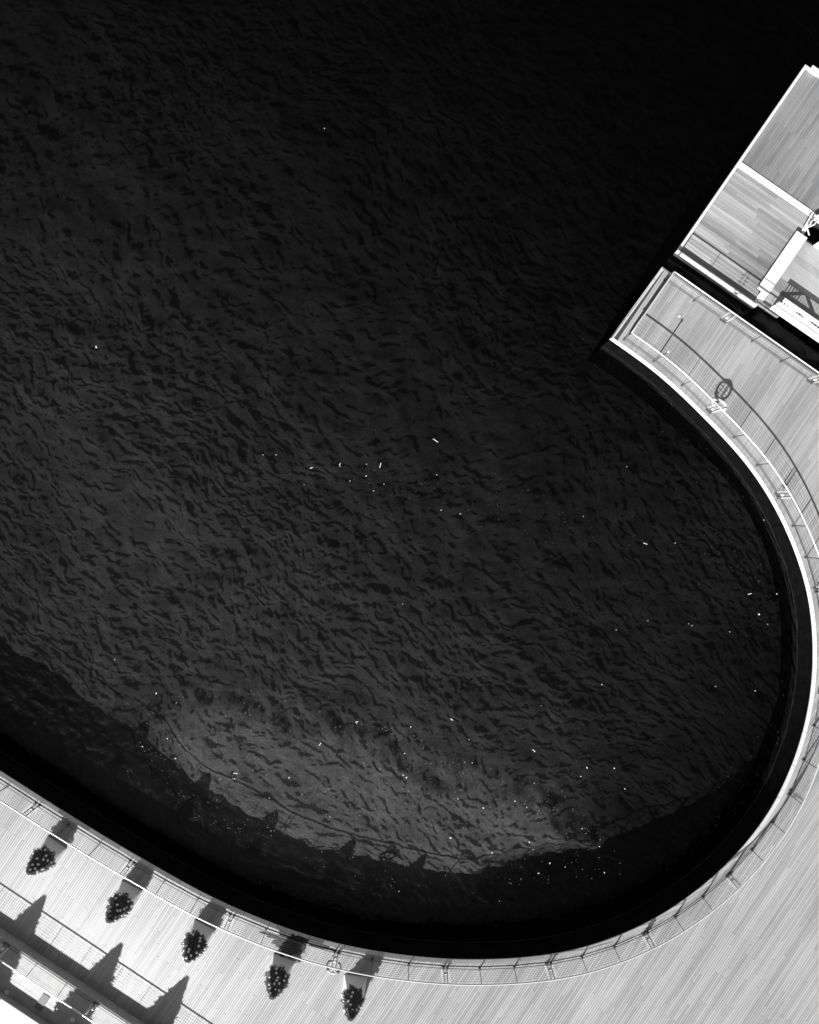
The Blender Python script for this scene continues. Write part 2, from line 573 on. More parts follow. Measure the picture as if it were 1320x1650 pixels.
for i, p in enumerate(wl_):
    t = (wl_[min(i+1, len(wl_)-1)]-wl_[max(i-1, 0)]).normalized()
    t_in.append(p + Vector((-t.y, t.x))*0.05)
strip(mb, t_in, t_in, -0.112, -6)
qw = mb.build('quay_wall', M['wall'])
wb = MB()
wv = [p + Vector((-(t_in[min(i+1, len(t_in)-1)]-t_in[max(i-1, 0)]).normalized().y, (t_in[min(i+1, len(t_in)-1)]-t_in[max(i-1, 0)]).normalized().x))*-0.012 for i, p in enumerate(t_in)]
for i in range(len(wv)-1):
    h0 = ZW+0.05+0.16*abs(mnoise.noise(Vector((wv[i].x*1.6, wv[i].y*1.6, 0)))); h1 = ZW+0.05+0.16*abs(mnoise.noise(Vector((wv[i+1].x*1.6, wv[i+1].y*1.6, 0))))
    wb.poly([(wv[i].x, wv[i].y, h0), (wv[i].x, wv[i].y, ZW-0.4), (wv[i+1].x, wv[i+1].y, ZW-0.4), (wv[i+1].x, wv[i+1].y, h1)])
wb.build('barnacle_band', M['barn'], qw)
tag(qw, 'dark wet quay wall standing in the water under the deck edge', 'wall')

# ------------------------------------------------------------------ railings
RH = 1.10
def lerp_on(pl, s):
    acc = 0
    for a, b in zip(pl, pl[1:]):
        L = (b-a).length
        if acc+L >= s: 
            t = (s-acc)/L
            return a+(b-a)*t, (b-a).normalized()
        acc += L
    return pl[-1].copy(), (pl[-1]-pl[-2]).normalized()
def plen(pl): return sum((b-a).length for a, b in zip(pl, pl[1:]))
def nearest_s(pl, q):
    best, bs, acc = 1e9, 0, 0
    for a, b in zip(pl, pl[1:]):
        d = b-a; L = d.length
        t = max(0, min(1, (q-a).dot(d)/(L*L)))
        e = (a+d*t-q).length
        if e < best: best, bs = e, acc+t*L
        acc += L
    return bs
def post_mesh(double):
    mb = MB()
    offs = (-0.075, 0.075) if double else (0.0,)
    for ox in offs:                   # flat blade, wide at the foot
        for (z0, z1, w0, w1) in ((0.0, 0.35, 0.10, 0.06), (0.35, RH-0.03, 0.06, 0.045)):
            q = []
            for z, ww in ((z0, w0), (z1, w1)):
                q += [(ox-0.011, -ww/2, z), (ox+0.011, -ww/2, z), (ox+0.011, ww/2, z), (ox-0.011, ww/2, z)]
            i = len(mb.v); mb.v += q
            mb.f += [(i+0,i+1,i+5,i+4),(i+1,i+2,i+6,i+5),(i+2,i+3,i+7,i+6),(i+3,i+0,i+4,i+7),(i+4,i+5,i+6,i+7)]
            mb.t += [0.5]*5
    mb.box((0, 0, 0.012), 0.30 if double else 0.10, 0.16, 0.02)
    return mb.mesh('post', M['post'])
PM1, PM2 = post_mesh(False), post_mesh(True)
def fit_mesh():                       # bright cable ends on a double post
    mb = MB()
    for k in range(7):
        z = 0.16+0.125*k
        for s in (-1, 1):
            mb.box((s*0.14, 0, z), 0.10, 0.018, 0.018)
    return mb.mesh('cable_end', M['white'])
FM = fit_mesh()
def plate_mesh():
    mb = MB()
    mb.box((0, 0.0, 0.40), 0.10, 0.03, 0.16)
    return mb.mesh('white_plate', M['white'])
PLM = plate_mesh()
def railing(pl, z, stations, label, closed_ends=True, ends=True, rail_r=0.030, cat='railing', extra=()):
    """pl: foot line; stations: list of (s, double)"""
    root = empty('railing', (0, 0, z))
    tag(root, label, cat, 'steel cable railings of the waterfront')
    top = resample(pl, 0.3)
    if (top[-1]-pl[-1]).length > 0.01: top.append(pl[-1])
    mb = MB(); mb.tube([(p.x, p.y, RH) for p in top], rail_r, 10)
    mb.build('handrail', M['steel'], root, smooth=True)
    pts = []
    for s, dbl in stations:
        p, t = lerp_on(pl, s)
        a = math.atan2(t.y, t.x)
        po = link('post', PM2 if dbl else PM1, root, (p.x, p.y, 0), a)
        if dbl:
            tag(link('cable_end', FM, po), kind='stuff'); link('white_plate', PLM, po)
        pts.append(p)
    for k in range(7):
        mb = MB()
        mb.tube([(p.x, p.y, 0.16+0.125*k) for p in pts], 0.006, 4)
        mb.build('cable', M['cable'], root)
    mb = MB()                          # flat bottom bar, straight from post to post
    for p, q in zip(pts, pts[1:]):
        d = q-p; a = math.atan2(d.y, d.x); c = (p+q)/2
        mb.box((c.x, c.y, 0.07), d.length-0.06, 0.016, 0.04, a)
    mb.build('bottom_rail', M['post'], root)
    return root
foot = offset(bay, 0.33)
i0 = min(range(len(foot)), key=lambda i: (foot[i]-w2(1003, 545)).length)
foot = foot[i0:]
doubles = [w2(*p) for p in ((1140,664),(1250,800),(1308,952),(1316,1112),(1272,1277),(1175,1411),(1041,1507),(884,1556),(717,1562),(541,1539),(372,1479),(206,1400),(56,1303))]
ds = [nearest_s(foot, q) for q in doubles]
st = [(0.0, False)]
full = [0.0] + ds + [ds[-1]+4.45, ds[-1]+8.9]
st = []
for i in range(len(full)-1):
    st.append((full[i], i > 0))
    for k in (1, 2):
        st.append((full[i]+(full[i+1]-full[i])*k/3, False))
L = plen(foot)
st = [q for q in st if q[0] < L-0.2]
railing(foot, 0, st, 'long curved cable railing following the whole round inner edge of the bay')
A0 = foot[0]
N0 = NC + E*0.42 + Vector((-0.573, -0.819))*0.42
pl = [A0, N0]
end_rail = railing(pl, 0, [(plen(pl)*k/2, False) for k in range(1, 3)], 'short railing with two sagging ropes across the head of the pier')
for k in range(2):                     # sagging ropes between the posts
    a, b = A0+(N0-A0)*(k/2), A0+(N0-A0)*((k+1)/2)
    for zt, sag in ((0.95, 0.5), (0.62, 0.42)):
        mb = MB()
        mb.tube([tuple((a+(b-a)*t).to_3d()+Vector((0, 0, zt-sag*4*t*(1-t)))) for t in [q/14 for q in range(15)]], 0.022, 6)
        mb.build('rope', M['rope'], end_rail, smooth=True)
pl = [N0, N0 + E*28]
railing(pl, 0, [(1.5*k, k % 3 == 2) for k in range(0, 18)], 'straight railing along the pier edge facing the pontoons')

# ------------------------------------------------------------------ terrace at the lower left
ZT = 0.45
Td = (w2(125, 1600)-w2(0, 1517)).normalized()
Tn = Vector((-Td.y, Td.x))            # towards the bay
tp = P(0, 1517, ZT); T0 = Vector((tp.x, tp.y)) + Tn*0.16
a, b = T0-Td*12, T0+Td*16
mb = MB()
mb.prism([(q.x, q.y) for q in (a-Tn*12, b-Tn*12, b, a)], 0.006, ZT-0.03)
ter = mb.build('terrace', M['curb'])
tag(ter, kind='structure')
rg = random.Random(11)
mb_rest = MB(); cnt = 0
for r_ in range(20):                   # stone slabs
    o0 = rg.uniform(0, 0.6); s = -12.0+o0
    while s < 15.4:
        w_ = 0.6
        c = T0 + Td*(s+w_/2) - Tn*(0.3+0.6*r_)
        if abs(c.x) < 24 and c.y > -27:
            mb = MB() if (abs(c.x) < 17.6 and c.y > -22.3) else mb_rest
            mb.box((c.x, c.y, ZT-0.02+rg.uniform(-.002, .002)), 0.592, 0.592, 0.04, math.atan2(Td.y, Td.x), rg.random())
            if mb is not mb_rest: mb.build('paving_slab', M['stone'], ter)
        s += w_
tag(mb_rest.build('paving_slab', M['stone'], ter), kind='stuff')
pl = [T0-Td*11.6-Tn*0.12, T0+Td*15.6-Tn*0.12]
sd0 = nearest_s(pl, Vector(P(0, 1524, ZT)[:2]))
ph = (sd0+0.2) % 1.5
sts = [(ph+1.5*k, False) for k in range(18) if ph+1.5*k < plen(pl)]
kk = min(range(len(sts)), key=lambda i: abs(sts[i][0]-sd0))
sts = [(s, (i-kk) % 3 == 0) for i, (s, d) in enumerate(sts)]
ter_rail = railing(pl, ZT, sts, 'railing along the raised stone terrace in the lower left corner')
ter_rail.scale = (1, 1, 0.78)
wp = P(30, 1631, 0.82)
W0 = Vector((wp.x, wp.y))
mb = MB()
pa, pb = W0-Td*6, W0+Td*16
mb.prism([(q.x, q.y) for q in (pa-Tn*1.5, pb-Tn*1.5, pb, pa)], ZT, 0.82-0.05)
plant = empty('planter_wall', (0, 0, 0))
mb.build('base', M['curb'], plant)
rim = 0.08
mb = MB(); mb.prism([(q.x, q.y) for q in (pa-Tn*1.5-Tn*.05, pb-Tn*1.5-Tn*.05, pb+Tn*.05, pa+Tn*.05)], 0.77, 0.82)
mb.build('capping', M['white'], plant)
tag(plant, 'long low wall with a bright white top in the lower left corner', 'wall')
# small round lights and a drain on the terrace
disc = MB(); disc.prism([(0.07*math.cos(t*math.pi/6), 0.07*math.sin(t*math.pi/6)) for t in range(12)], 0, 0.03)
rim_m = MB(); rim_m.prism([(0.10*math.cos(t*math.pi/6), 0.10*math.sin(t*math.pi/6)) for t in range(12)], 0, 0.012)
dm, rm = disc.mesh('lens', M['white']), rim_m.mesh('rim', M['steel'])
for px, py, lab in ((11,1599,'small round white floor light on the terrace at the left picture edge'),
                    (117,1643,'small round white floor light on the terrace at the bottom picture edge')):
    t = empty('floor_light', P(px, py, ZT+0.003)); tag(t, lab, 'light', 'round floor lights of the terrace')
    link('rim', rm, t); link('lens', dm, t, (0, 0, 0.006))
g = empty('drain_grate', P(68, 1615, ZT+0.004), math.atan2(Td.y, Td.x)+math.pi/2)
tag(g, 'rectangular slatted drain grate let into the shaded terrace', 'drain')
mb = MB(); mb.box((0, 0, 0.004), 0.74, 0.34, 0.008); mb.build('tray', M['dark'], g)
sl = MB(); sl.box((0, 0, 0.014), 0.70, 0.022, 0.012); slm = sl.mesh('slat', M['bucket'])
for k in range(8): link('slat', slm, g, (0, -0.14+0.04*k, 0))

# ------------------------------------------------------------------ christmas trees in white tapered stands
def foliage(h, r, nleaf, seed, base=0.0, pw=0.85, t0=0.84, t1=0.22, ls=1.0):
    rg = random.Random(seed)
    mb = MB()
    tiers = 9
    for k in range(nleaf):
        t = rg.random()**1.35
        z = base + h*t
        tier = (t*tiers) % 1.0
        rad = r*((1-t)**pw)*(t0+t1*(1-tier))+0.02
        th = rg.uniform(0, 2*math.pi)
        lob = 1+0.13*math.sin(th*7+int(t*tiers)*2.1)+0.06*math.sin(th*13+int(t*tiers))
        rr = rad*lob*(0.45+0.55*rg.random()**0.45)
        c = Vector((rr*math.cos(th), rr*math.sin(th), z-0.05*rr/r))
        out = Vector((math.cos(th), math.sin(th), rg.uniform(-0.45, 0.35))).normalized()
        side = Vector((-math.sin(th), math.cos(th), rg.uniform(-.5, .5))).normalized()
        Lr = ls*rg.uniform(0.05, 0.11)*(0.7+0.4*(1-t)); wd = ls*rg.uniform(0.012, 0.026)
        mb.poly([c-out*Lr*.5-side*wd, c-out*Lr*.5+side*wd, c+out*Lr*.6+side*wd*.3, c+out*Lr*.6-side*wd*.3])
    return mb
TH_STAND, TREE_R, TREE_H = 0.70, 0.46, 1.22
def stand_mesh():
    b, t, h = 0.49, 0.27, TH_STAND
    panels = []
    cs = [(-1, -1), (1, -1), (1, 1), (-1, 1)]
    for k in range(4):
        a, c = cs[k], cs[(k+1) % 4]
        mb = MB()
        mb.poly([(a[0]*b, a[1]*b, 0.0), (c[0]*b, c[1]*b, 0.0), (c[0]*t, c[1]*t, h), (a[0]*t, a[1]*t, h)])
        i = 0.02
        mb.poly([(a[0]*(b-i), a[1]*(b-i), 0.0), (a[0]*(t-i), a[1]*(t-i), h), (c[0]*(t-i), c[1]*(t-i), h), (c[0]*(b-i), c[1]*(b-i), 0.0)])
        mb.poly([(a[0]*t, a[1]*t, h), (c[0]*t, c[1]*t, h), (c[0]*(t-i), c[1]*(t-i), h), (a[0]*(t-i), a[1]*(t-i), h)])
        panels.append(mb.mesh('side_panel', M['white']))
    top = MB(); top.box((0, 0, h-0.08), 2*(t-0.02), 2*(t-0.02), 0.04)
    return panels, top.mesh('soil_board', M['dark'])
panels, soil = stand_mesh()
fol = [foliage(TREE_H, TREE_R, 4200, s, 0.66, 0.62).mesh('foliage', M['needle']) for s in (1, 2, 3)]
tk = MB(); tk.tube([(0, 0, 0.55), (0, 0, 1.2), (0, 0, 1.86)], 0.045, 7, r2=0.01)
trunk = tk.mesh('trunk', M['bark'], True)
bm = bmesh.new(); bmesh.ops.create_icosphere(bm, subdivisions=2, radius=0.053)
for f in bm.faces: f.smooth = True
bau = bpy.data.meshes.new('bauble'); bm.to_mesh(bau); bau.materials.append(M['bauble']); bm.free()
TREES = [((77.6,1347),(107,1367),'leftmost small decorated fir tree, farthest left along the curved railing'),
         ((198,1419),(228,1435),'second decorated fir tree from the left, between double railing posts'),
         ((315,1482),(345,1498),'middle one of the five decorated fir trees in white stands'),
         ((442,1536.5),(474,1549),'decorated fir tree beside the black wet stain on the boards'),
         ((556,1570),(591,1575),'rightmost decorated fir tree, just right of the lifebuoy')]
for i, (p, q, lab) in enumerate(TREES):
    p, q = w2(*p), w2(*q)
    d = (q-p).normalized()
    nrm = Vector((d.y, -d.x))
    c = (p+q)/2 + nrm*0.49
    t = empty('christmas_tree', (c.x, c.y, 0.0), math.atan2(d.y, d.x))
    tag(t, lab, 'christmas tree', 'decorated trees in white stands along the railing')
    st_ = link('stand', panels[0], t, (0, 0, 0.003))
    for k in range(1, 4): link('side_panel', panels[k], st_)
    link('soil_board', soil, st_)
    link('trunk', trunk, t)
    fo_ = link('foliage', fol[i % 3], t, (0, 0, 0), 1.3*i)
    fo_.scale = ((1.0, 0.96, 1.0), (0.95, 1.02, 1.05), (1.04, 0.97, 0.97), (0.98, 1.05, 1.02), (0.94, 0.94, 1.08))[i]
    rg = random.Random(40+i)
    nb = 28
    for k in range(nb):
        tt = (k+0.5)/nb
        z = 0.74+(TREE_H-0.12)*tt*0.96
        rad = (TREE_R*(1-tt*0.95)**0.62)*1.0+0.01
        th = k*2.399+rg.uniform(-.6, .6); z += rg.uniform(-.03, .03)
        link('bauble', bau, t, (rad*math.cos(th), rad*math.sin(th), z))
# larger trees on the terrace, just beyond the lower left corner: they throw the three long shadows
bigs = [foliage(3.5, 1.1, 15000, q, 0.2, 0.9, 0.74, 0.40, 1.9).mesh('foliage', M['needle']) for q in (9, 10, 12)]
tk = MB(); tk.tube([(0, 0, 0), (0, 0, 1.8), (0, 0, 3.7)], 0.09, 8, r2=0.012)
btr = tk.mesh('trunk', M['bark'], True)
for i, (px, py, lab) in enumerate(((73,1443,'tall pointed conifer on the terrace throwing the leftmost long shadow'),
                      (197,1520,'tall pointed conifer on the terrace throwing the middle long shadow'),
                      (303,1573,'tall pointed conifer on the terrace throwing the right long shadow'))):
    tip = w2(px, py)
    hh = 0.82+3.75
    c = tip - Vector((SX, SY))*(hh/math.tan(SUN_EL))
    t = empty('conifer', (c.x, c.y, 0.82), i*1.1)
    tag(t, lab, 'tree', 'tall conifers on the terrace')
    link('trunk', btr, t); link('foliage', bigs[i], t)

# ------------------------------------------------------------------ lifebuoys
def torus(Rm, r, n1=28, n2=10):
    mb = MB()
    mb.tube([(Rm*math.cos(2*math.pi*k/n1), 0, Rm*math.sin(2*math.pi*k/n1)) for k in range(n1)], r, n2, closed=True)
    return mb
buoy = torus(0.29, 0.047).mesh('ring', M['white'], True)
band = MB()
for k in range(4):
    a0 = math.pi/4+k*math.pi/2
    band.tube([(0.29*math.cos(a0+q), 0, 0.29*math.sin(a0+q)) for q in (-.14, -.05, .05, .14)], 0.066, 10)
bandm = band.mesh('band', M['bucket'], True)
line = torus(0.36, 0.005, 24, 5).mesh('grab_line', M['white'], True)
fr = MB()
fr.box((-0.10, 0.0, 0.55), 0.03, 0.03, 1.1); fr.box((0.10, 0, 0.55), 0.03, 0.03, 1.1)
fr.box((0, 0, 0.40), 0.3, 0.02, 0.04)
frm = fr.mesh('stand', M['steel'])
for (px, py), lab in (((541,1539),'white lifebuoy on the railing beside the black wet stain'),
                      ((1140,664),'white lifebuoy on the pier railing, beside the bright glare on the handrail')):
    s = nearest_s(foot, w2(px, py)); p, t = lerp_on(foot, s)
    a = math.atan2(t.y, t.x)
    nrm = Vector((-t.y, t.x))
    p = p + nrm*0.13
    o = empty('lifebuoy', (p.x, p.y, 0.002), a)
    tag(o, lab, 'lifebuoy', 'lifebuoys on the railing')
    link('ring', buoy, o, (0, 0.085, 0.68)).rotation_euler = (R(-14), 0, 0)
    b_ = link('band', bandm, o, (0, 0.085, 0.68)); b_.rotation_euler = (R(-14), 0, 0)
    b_ = link('grab_line', line, o, (0, 0.085, 0.68)); b_.rotation_euler = (R(-14), 0, 0)
    link('stand', frm, o)
# slim pole by the pier railing
pp = w2(1056, 580)
t = empty('marker_pole', (pp.x, pp.y, 0.004)); tag(t, 'slim grey pole standing at the pier railing near its left corner', 'pole')
mb = MB(); mb.box((0, 0, 0.78), 0.05, 0.05, 1.56); mb.build('shaft', M['post'], t)
mb = MB(); mb.box((0, 0, 0.012), 0.16, 0.16, 0.02); mb.build('foot_plate', M['post'], t)
mb = MB(); mb.box((0, 0, 1.585), 0.09, 0.09, 0.05); mb.build('cap', M['steel'], t)

# ------------------------------------------------------------------ wet stain and scraps on the deck
def blob(name, centre_px, rx, ry, ang, seed, z, matl, nseg=70, jag=0.35, thick=0.003):
    rg = random.Random(seed)
    c = P(*centre_px)
    mb = MB()
    pts = []
    for k in range(nseg):
        th = 2*math.pi*k/nseg
        f = 1+jag*(mnoise.noise(Vector((math.cos(th)*2.2+seed, math.sin(th)*2.2, 0)))+0.6*mnoise.noise(Vector((math.cos(th)*7, math.sin(th)*7, seed))))
        x, y = rx*f*math.cos(th), ry*f*math.sin(th)
        pts.append((c.x+x*math.cos(ang)-y*math.sin(ang), c.y+x*math.sin(ang)+y*math.cos(ang)))
    mb.prism(pts, z, z+thick)
    return mb
s = nearest_s(foot, w2(466, 1519)); pS, tS = lerp_on(foot, s); aS = math.atan2(tS.y, tS.x)
ws = empty('wet_stain', (0, 0, 0))
tag(ws, 'ragged black wet stain on the boards between a decorated fir and a lifebuoy', 'stain')
blob('patch', (467, 1522), 0.60, 0.50, aS, 4, 0.014, M['wet'], 90, 0.5).build('patch', M['wet'], ws)
blob('trail', (500, 1518), 1.05, 0.13, aS, 8, 0.019, M['wet'], 120, 0.7).build('trail', M['wet'], ws)
blob('trail', (438, 1508), 0.45, 0.07, aS, 12, 0.024, M['wet'], 90, 0.7).build('trail', M['wet'], ws)
for px, py, L_, lab in ((1095,509,0.17,'white crumpled scrap lying on the pier boards near the railing corner'),
                    (1104,498,0.06,'tiny pale scrap on the pier boards, beyond the crumpled white one'),
                    (99,1534,0.07,'tiny white scrap on the boards below the terrace, in the railing shadow'),
                    (810,1568,0.09,'small white scrap on the boards right under the bottom of the bay railing')):
    rg = random.Random(px)
    mb = MB(); c = P(px, py)
    top = [(L_*.5*math.cos(t*math.pi/4)*rg.uniform(.7,1.2), L_*.25*math.sin(t*math.pi/4)*rg.uniform(.7,1.2)) for t in range(8)]
    for k in range(8):
        a_, b_ = top[k], top[(k+1) % 8]
        mb.poly([(a_[0], a_[1], 0), (b_[0], b_[1], 0), (b_[0]*.5, b_[1]*.5, L_*.3), (a_[0]*.5, a_[1]*.5, L_*.22)])
    mb.poly([(p[0]*.5, p[1]*.5, L_*(.3 if 0 else .24)) for p in top])
    o = mb.build('paper_scrap', M['litter'], loc=(c.x, c.y, 0.004)); o.rotation_euler = (0, 0, R(40))
    tag(o, lab, 'litter', 'paper scraps on the boards')

# ------------------------------------------------------------------ pontoons at the right
pd = Vector((SX, SY)).normalized()     # across
def quad_px(pts, z): return [Vector(P(x, y, z)[:2]) for x, y in pts]
def pontoon(name, o2, ax, ay, lx, ly, label, along_x, matl, pw, seed):
    """o2 corner, ax/ay unit vectors, lx/ly sizes"""
    root = empty(name, (0, 0, 0)); tag(root, label, 'pontoon', 'floating pontoons')
    def q(x, y): return o2+ax*x+ay*y
    mb = MB(); pts = [q(0.03, 0.03), q(lx-.03, 0.03), q(lx-.03, ly-.03), q(0.03, ly-.03)]
    area = sum(a.x*b.y-b.x*a.y for a, b in zip(pts, pts[1:]+pts[:1]))
    if area < 0: pts = pts[::-1]
    mb.prism([(p.x, p.y) for p in pts], ZW-0.5, ZP-0.04); mb.build('float', M['dark'], root)
    w_ = 0.135
    mb = MB()                          # white double rim: two rails with a groove between
    for (w0, w1, zt) in ((0, 0.06, ZP+0.05), (0.066, 0.115, ZP+0.065)):
        for s in range(4):
            c = [q(w0, w0), q(lx-w0, w0), q(lx-w0, ly-w0), q(w0, ly-w0)]
            d = [q(w1, w1), q(lx-w1, w1), q(lx-w1, ly-w1), q(w1, ly-w1)]
            a_, b_, c_, d_ = c[s], c[(s+1) % 4], d[(s+1) % 4], d[s]
            pts = [a_, b_, c_, d_]
            if sum(m.x*n_.y-n_.x*m.y for m, n_ in zip(pts, pts[1:]+pts[:1])) < 0: pts = pts[::-1]
            mb.prism([(p.x, p.y) for p in pts], ZP-0.25, zt)
    mb.build('rim', M['white'], root)
    rg = random.Random(seed)
    LX, LY = (lx, ly) if along_x else (ly, lx)
    k = w_; n_obj = 0; rest = MB()
    while k < LY-w_-0.02:
        kw = min(pw, LY-w_-k)
        s = w_
        nxt = s+rg.choice([0.6, 1.2, 1.8, 2.4])*rg.uniform(.8, 1.2)
        while s < LX-w_-0.01:
            e = min(nxt, LX-w_)
            if LX-w_-e < 0.4: e = LX-w_
            f = (lambda x, y: q(x, y)) if along_x else (lambda x, y: q(y, x))
            pts = [f(s+.003, k+.003), f(e-.003, k+.003), f(e-.003, k+kw-.003), f(s+.003, k+kw-.003)]
            c = sum(pts, Vector((0, 0)))/4
            tone = rg.random()
            if n_obj < 290 and c.x < 17.9:
                mb = MB(); plank_into(mb, pts, ZP-.04, ZP+rg.uniform(-.003, .003), tone); mb.build('plank', matl, root); n_obj += 1
            else:
                plank_into(rest, pts, ZP-.04, ZP+rg.uniform(-.003, .003), tone)
            s = e
            nxt = s+rg.choice([1.2, 1.8, 2.4, 3.0])
        k += pw
    if rest.f: tag(rest.build('plank', matl, root), kind='stuff')
    return root
kz = (H-ZP)/F
Bc = quad_px([(1188, 263)], ZP)[0]
ed = Vector((0.823, -0.568)); nd = Vector((0.568, 0.823))
# lower pontoon: boards run along ed
lowL = (quad_px([(1188, 263)], ZP)[0]-quad_px([(1085.5, 406)], ZP)[0]).length
low = pontoon('pontoon', Bc-nd*lowL, ed, nd, 153*kz, lowL-0.004, 'lower floating pontoon with lengthwise boards in the shadow of the pier railing', True, M['pont_b'], 0.145, 5)
pontoon('pontoon', Bc, ed, nd, 330*kz, 192*kz, 'upper floating pontoon with a white double rim and cross boards', False, M['pont_a'], 0.12, 6)
mb = MB()
fe0, fe1 = Bc-nd*lowL, Bc-nd*lowL+ed*(153*kz)
cc = (fe0+fe1)/2 - nd*0.02
mb.box((cc.x, cc.y, ZP+0.14), 153*kz+0.06, 0.09, 0.40, math.atan2(ed.y, ed.x)); mb.build('fender_rail', M['white'], low)
# cleat box on the top edge
c = P(1310, 117, ZP)
cl = empty('fender_block', (c.x, c.y, ZP), math.atan2(ed.y, ed.x)); tag(cl, 'white fender block on the top edge of the upper pontoon', 'fender')
mb = MB(); mb.box((0, 0, 0.12), 0.42, 0.18, 0.22); mb.build('block', M['white'], cl)
mb = MB(); mb.box((0, 0.12, 0.05), 0.34, 0.10, 0.08); mb.build('bracket', M['white'], cl)

# ------------------------------------------------------------------ gangway
GZ = -0.95                             # gangway floor
gp = P(1243, 494, GZ); G0 = Vector((gp.x, gp.y))
gw = 121*(H-GZ)/F
gang = empty('gangway', (G0.x, G0.y, GZ), math.atan2(ed.y, ed.x))
tag(gang, 'white gangway with solid sides and lattice rails landing on the lower pontoon', 'gangway')
GL = 7.5
mb = MB()
k = 0.0
rg = random.Random(2)
fm = MB()
fm.box((GL/2-0.25, gw/2, -0.08), GL+0.3, gw, 0.12); fm.build('floor_frame', M['dark'], gang)
y = 0.08
pj = 0
while y < gw-0.1:                      # floor boards along the gangway
    wdt = min(0.30, gw-0.08-y)
    b_ = MB(); b_.box((GL/2-0.25, y+wdt/2, -0.005), GL+0.28, wdt-0.006, 0.03, 0, rg.random()); b_.build('floor_board', M['pont_b'], gang)
    y += 0.30
def side():
    pl_, ra, ba = MB(), MB(), MB()
    pl_.box((GL/2, 0, 0.28), GL, 0.05, 0.68)                 # solid plate
    pl_.prism([(0, -0.07), (GL, -0.07), (GL, -0.026), (0, -0.026)], -0.12, 0.02)
    pl_.box((GL/2, 0.0, 0.635), GL, 0.10, 0.03)
    ra.box((GL/2, 0, 1.08), GL, 0.15, 0.07)                  # top chord
    n = 4; sp = GL/n
    for i in range(n):                                       # diagonals
        for sgn in (0, 1):
            xa, xb = (i+0.5*sgn)*sp, (i+0.5+0.5*sgn)*sp
            za, zb = (0.53, 1.05) if sgn == 0 else (1.05, 0.53)
            ra.tube([(xa, 0, za), (xb, 0, zb)], 0.055, 6)
    x = 0.1
    while x < GL:
        ba.box((x, 0, 0.79), 0.016, 0.016, 0.52); x += 0.16
    return pl_.mesh('side_plate', M['white']), ra.mesh('lattice', M['white']), ba.mesh('balusters', M['white'])
sp_, sr_, sb_ = side()
for yy in (0.0, gw):
    so = link('side', sp_, gang, (0, yy, 0))
    link('top_chord', sr_, so); tag(link('baluster', sb_, so), kind='stuff')
# slotted gusset plates at the end of each side
for yy in (0.0, gw):
    gs = MB()
    for k in range(6):
        gs.box((0.12+0.13*k, 0.0, 0.78), 0.05, 0.06, 0.5)
    gs.build('gusset', M['white'], gang, loc=(0, yy, 0.0))
# white landing flap across the end
fl = MB(); fl.box((0, 0, 0), 0.56, 3.02, 0.09)
fo = empty('landing_flap', P(1260.5, 424, -0.95), math.atan2(ed.y, ed.x))
tag(fo, 'broad white landing flap between the gangway and the lower pontoon', 'flap')
fl.build('plate', M['white'], fo)
fl = MB(); fl.box((0, -1.0, 0.05), 0.56, 0.03, 0.03); fl.build('seam_bar', M['bucket'], fo)
fl = MB(); fl.box((0.1, -1.66, -0.01), 0.34, 0.28, 0.09); fl.build('hinge_plate', M['white'], fo)
fl = MB(); fl.box((0, 0, -0.16), 0.5, 2.9, 0.2); fl.build('bearer', M['dark'], fo)
# low landing step beside the pontoon corner
s0 = P(1215, 486, ZP-0.1)
stp = empty('landing_step', (s0.x, s0.y, ZP-0.12), math.atan2(ed.y, ed.x))
tag(stp, 'small low grey landing step with a pale rim at the pontoon corner', 'step')
b_ = MB(); b_.box((0.63, 0.25, -0.05), 1.18, 0.42, 0.1); b_.build('tread', M['bucket'], stp)
b_ = MB(); b_.box((0.6, 0.0, 0.0), 1.24, 0.06, 0.16); b_.box((1.24, 0.22, 0.0), 0.06, 0.42, 0.12); b_.build('rim', M['curb'], stp)
b_ = MB(); b_.box((0.3, 0.28, 0.02), 0.5, 0.34, 0.03); b_.build('pad', M['bucket'], stp)
# tubular rails at the gap between the pontoons
tr = empty('mooring_frame', P(1300, 352, ZP)); tag(tr, 'bent white tube frame over the dark gap beside the upper pontoon', 'frame')
def tubep(pts, r=0.03):
    o = P(1300, 352, ZP)
    mb = MB(); mb.tube([P(x, y, z)-o for x, y, z in pts], r, 8); return mb
tubep([(1293,372,-.9),(1305,351,-.8),(1308,350,-.75)]).build('tube', M['white'], tr, True)
tubep([(1296,368,-.85),(1302,366,-.7),(1312,362,-.7),(1318,354,-.75),(1330,352,-.8)], 0.035).build('tube', M['white'], tr, True)
tubep([(1303,366,-.75),(1312,350,-.75)]).build('tube', M['white'], tr, True)
tubep([(1301,368,-.75),(1304,379,-.85)]).build('tube', M['white'], tr, True)
mb = MB(); c2 = P(1317, 351, -0.8)-P(1300, 352, ZP); mb.box((c2.x, c2.y, c2.z), 0.2, 0.2, 0.12, 0.3); mb.build('bracket', M['white'], tr)

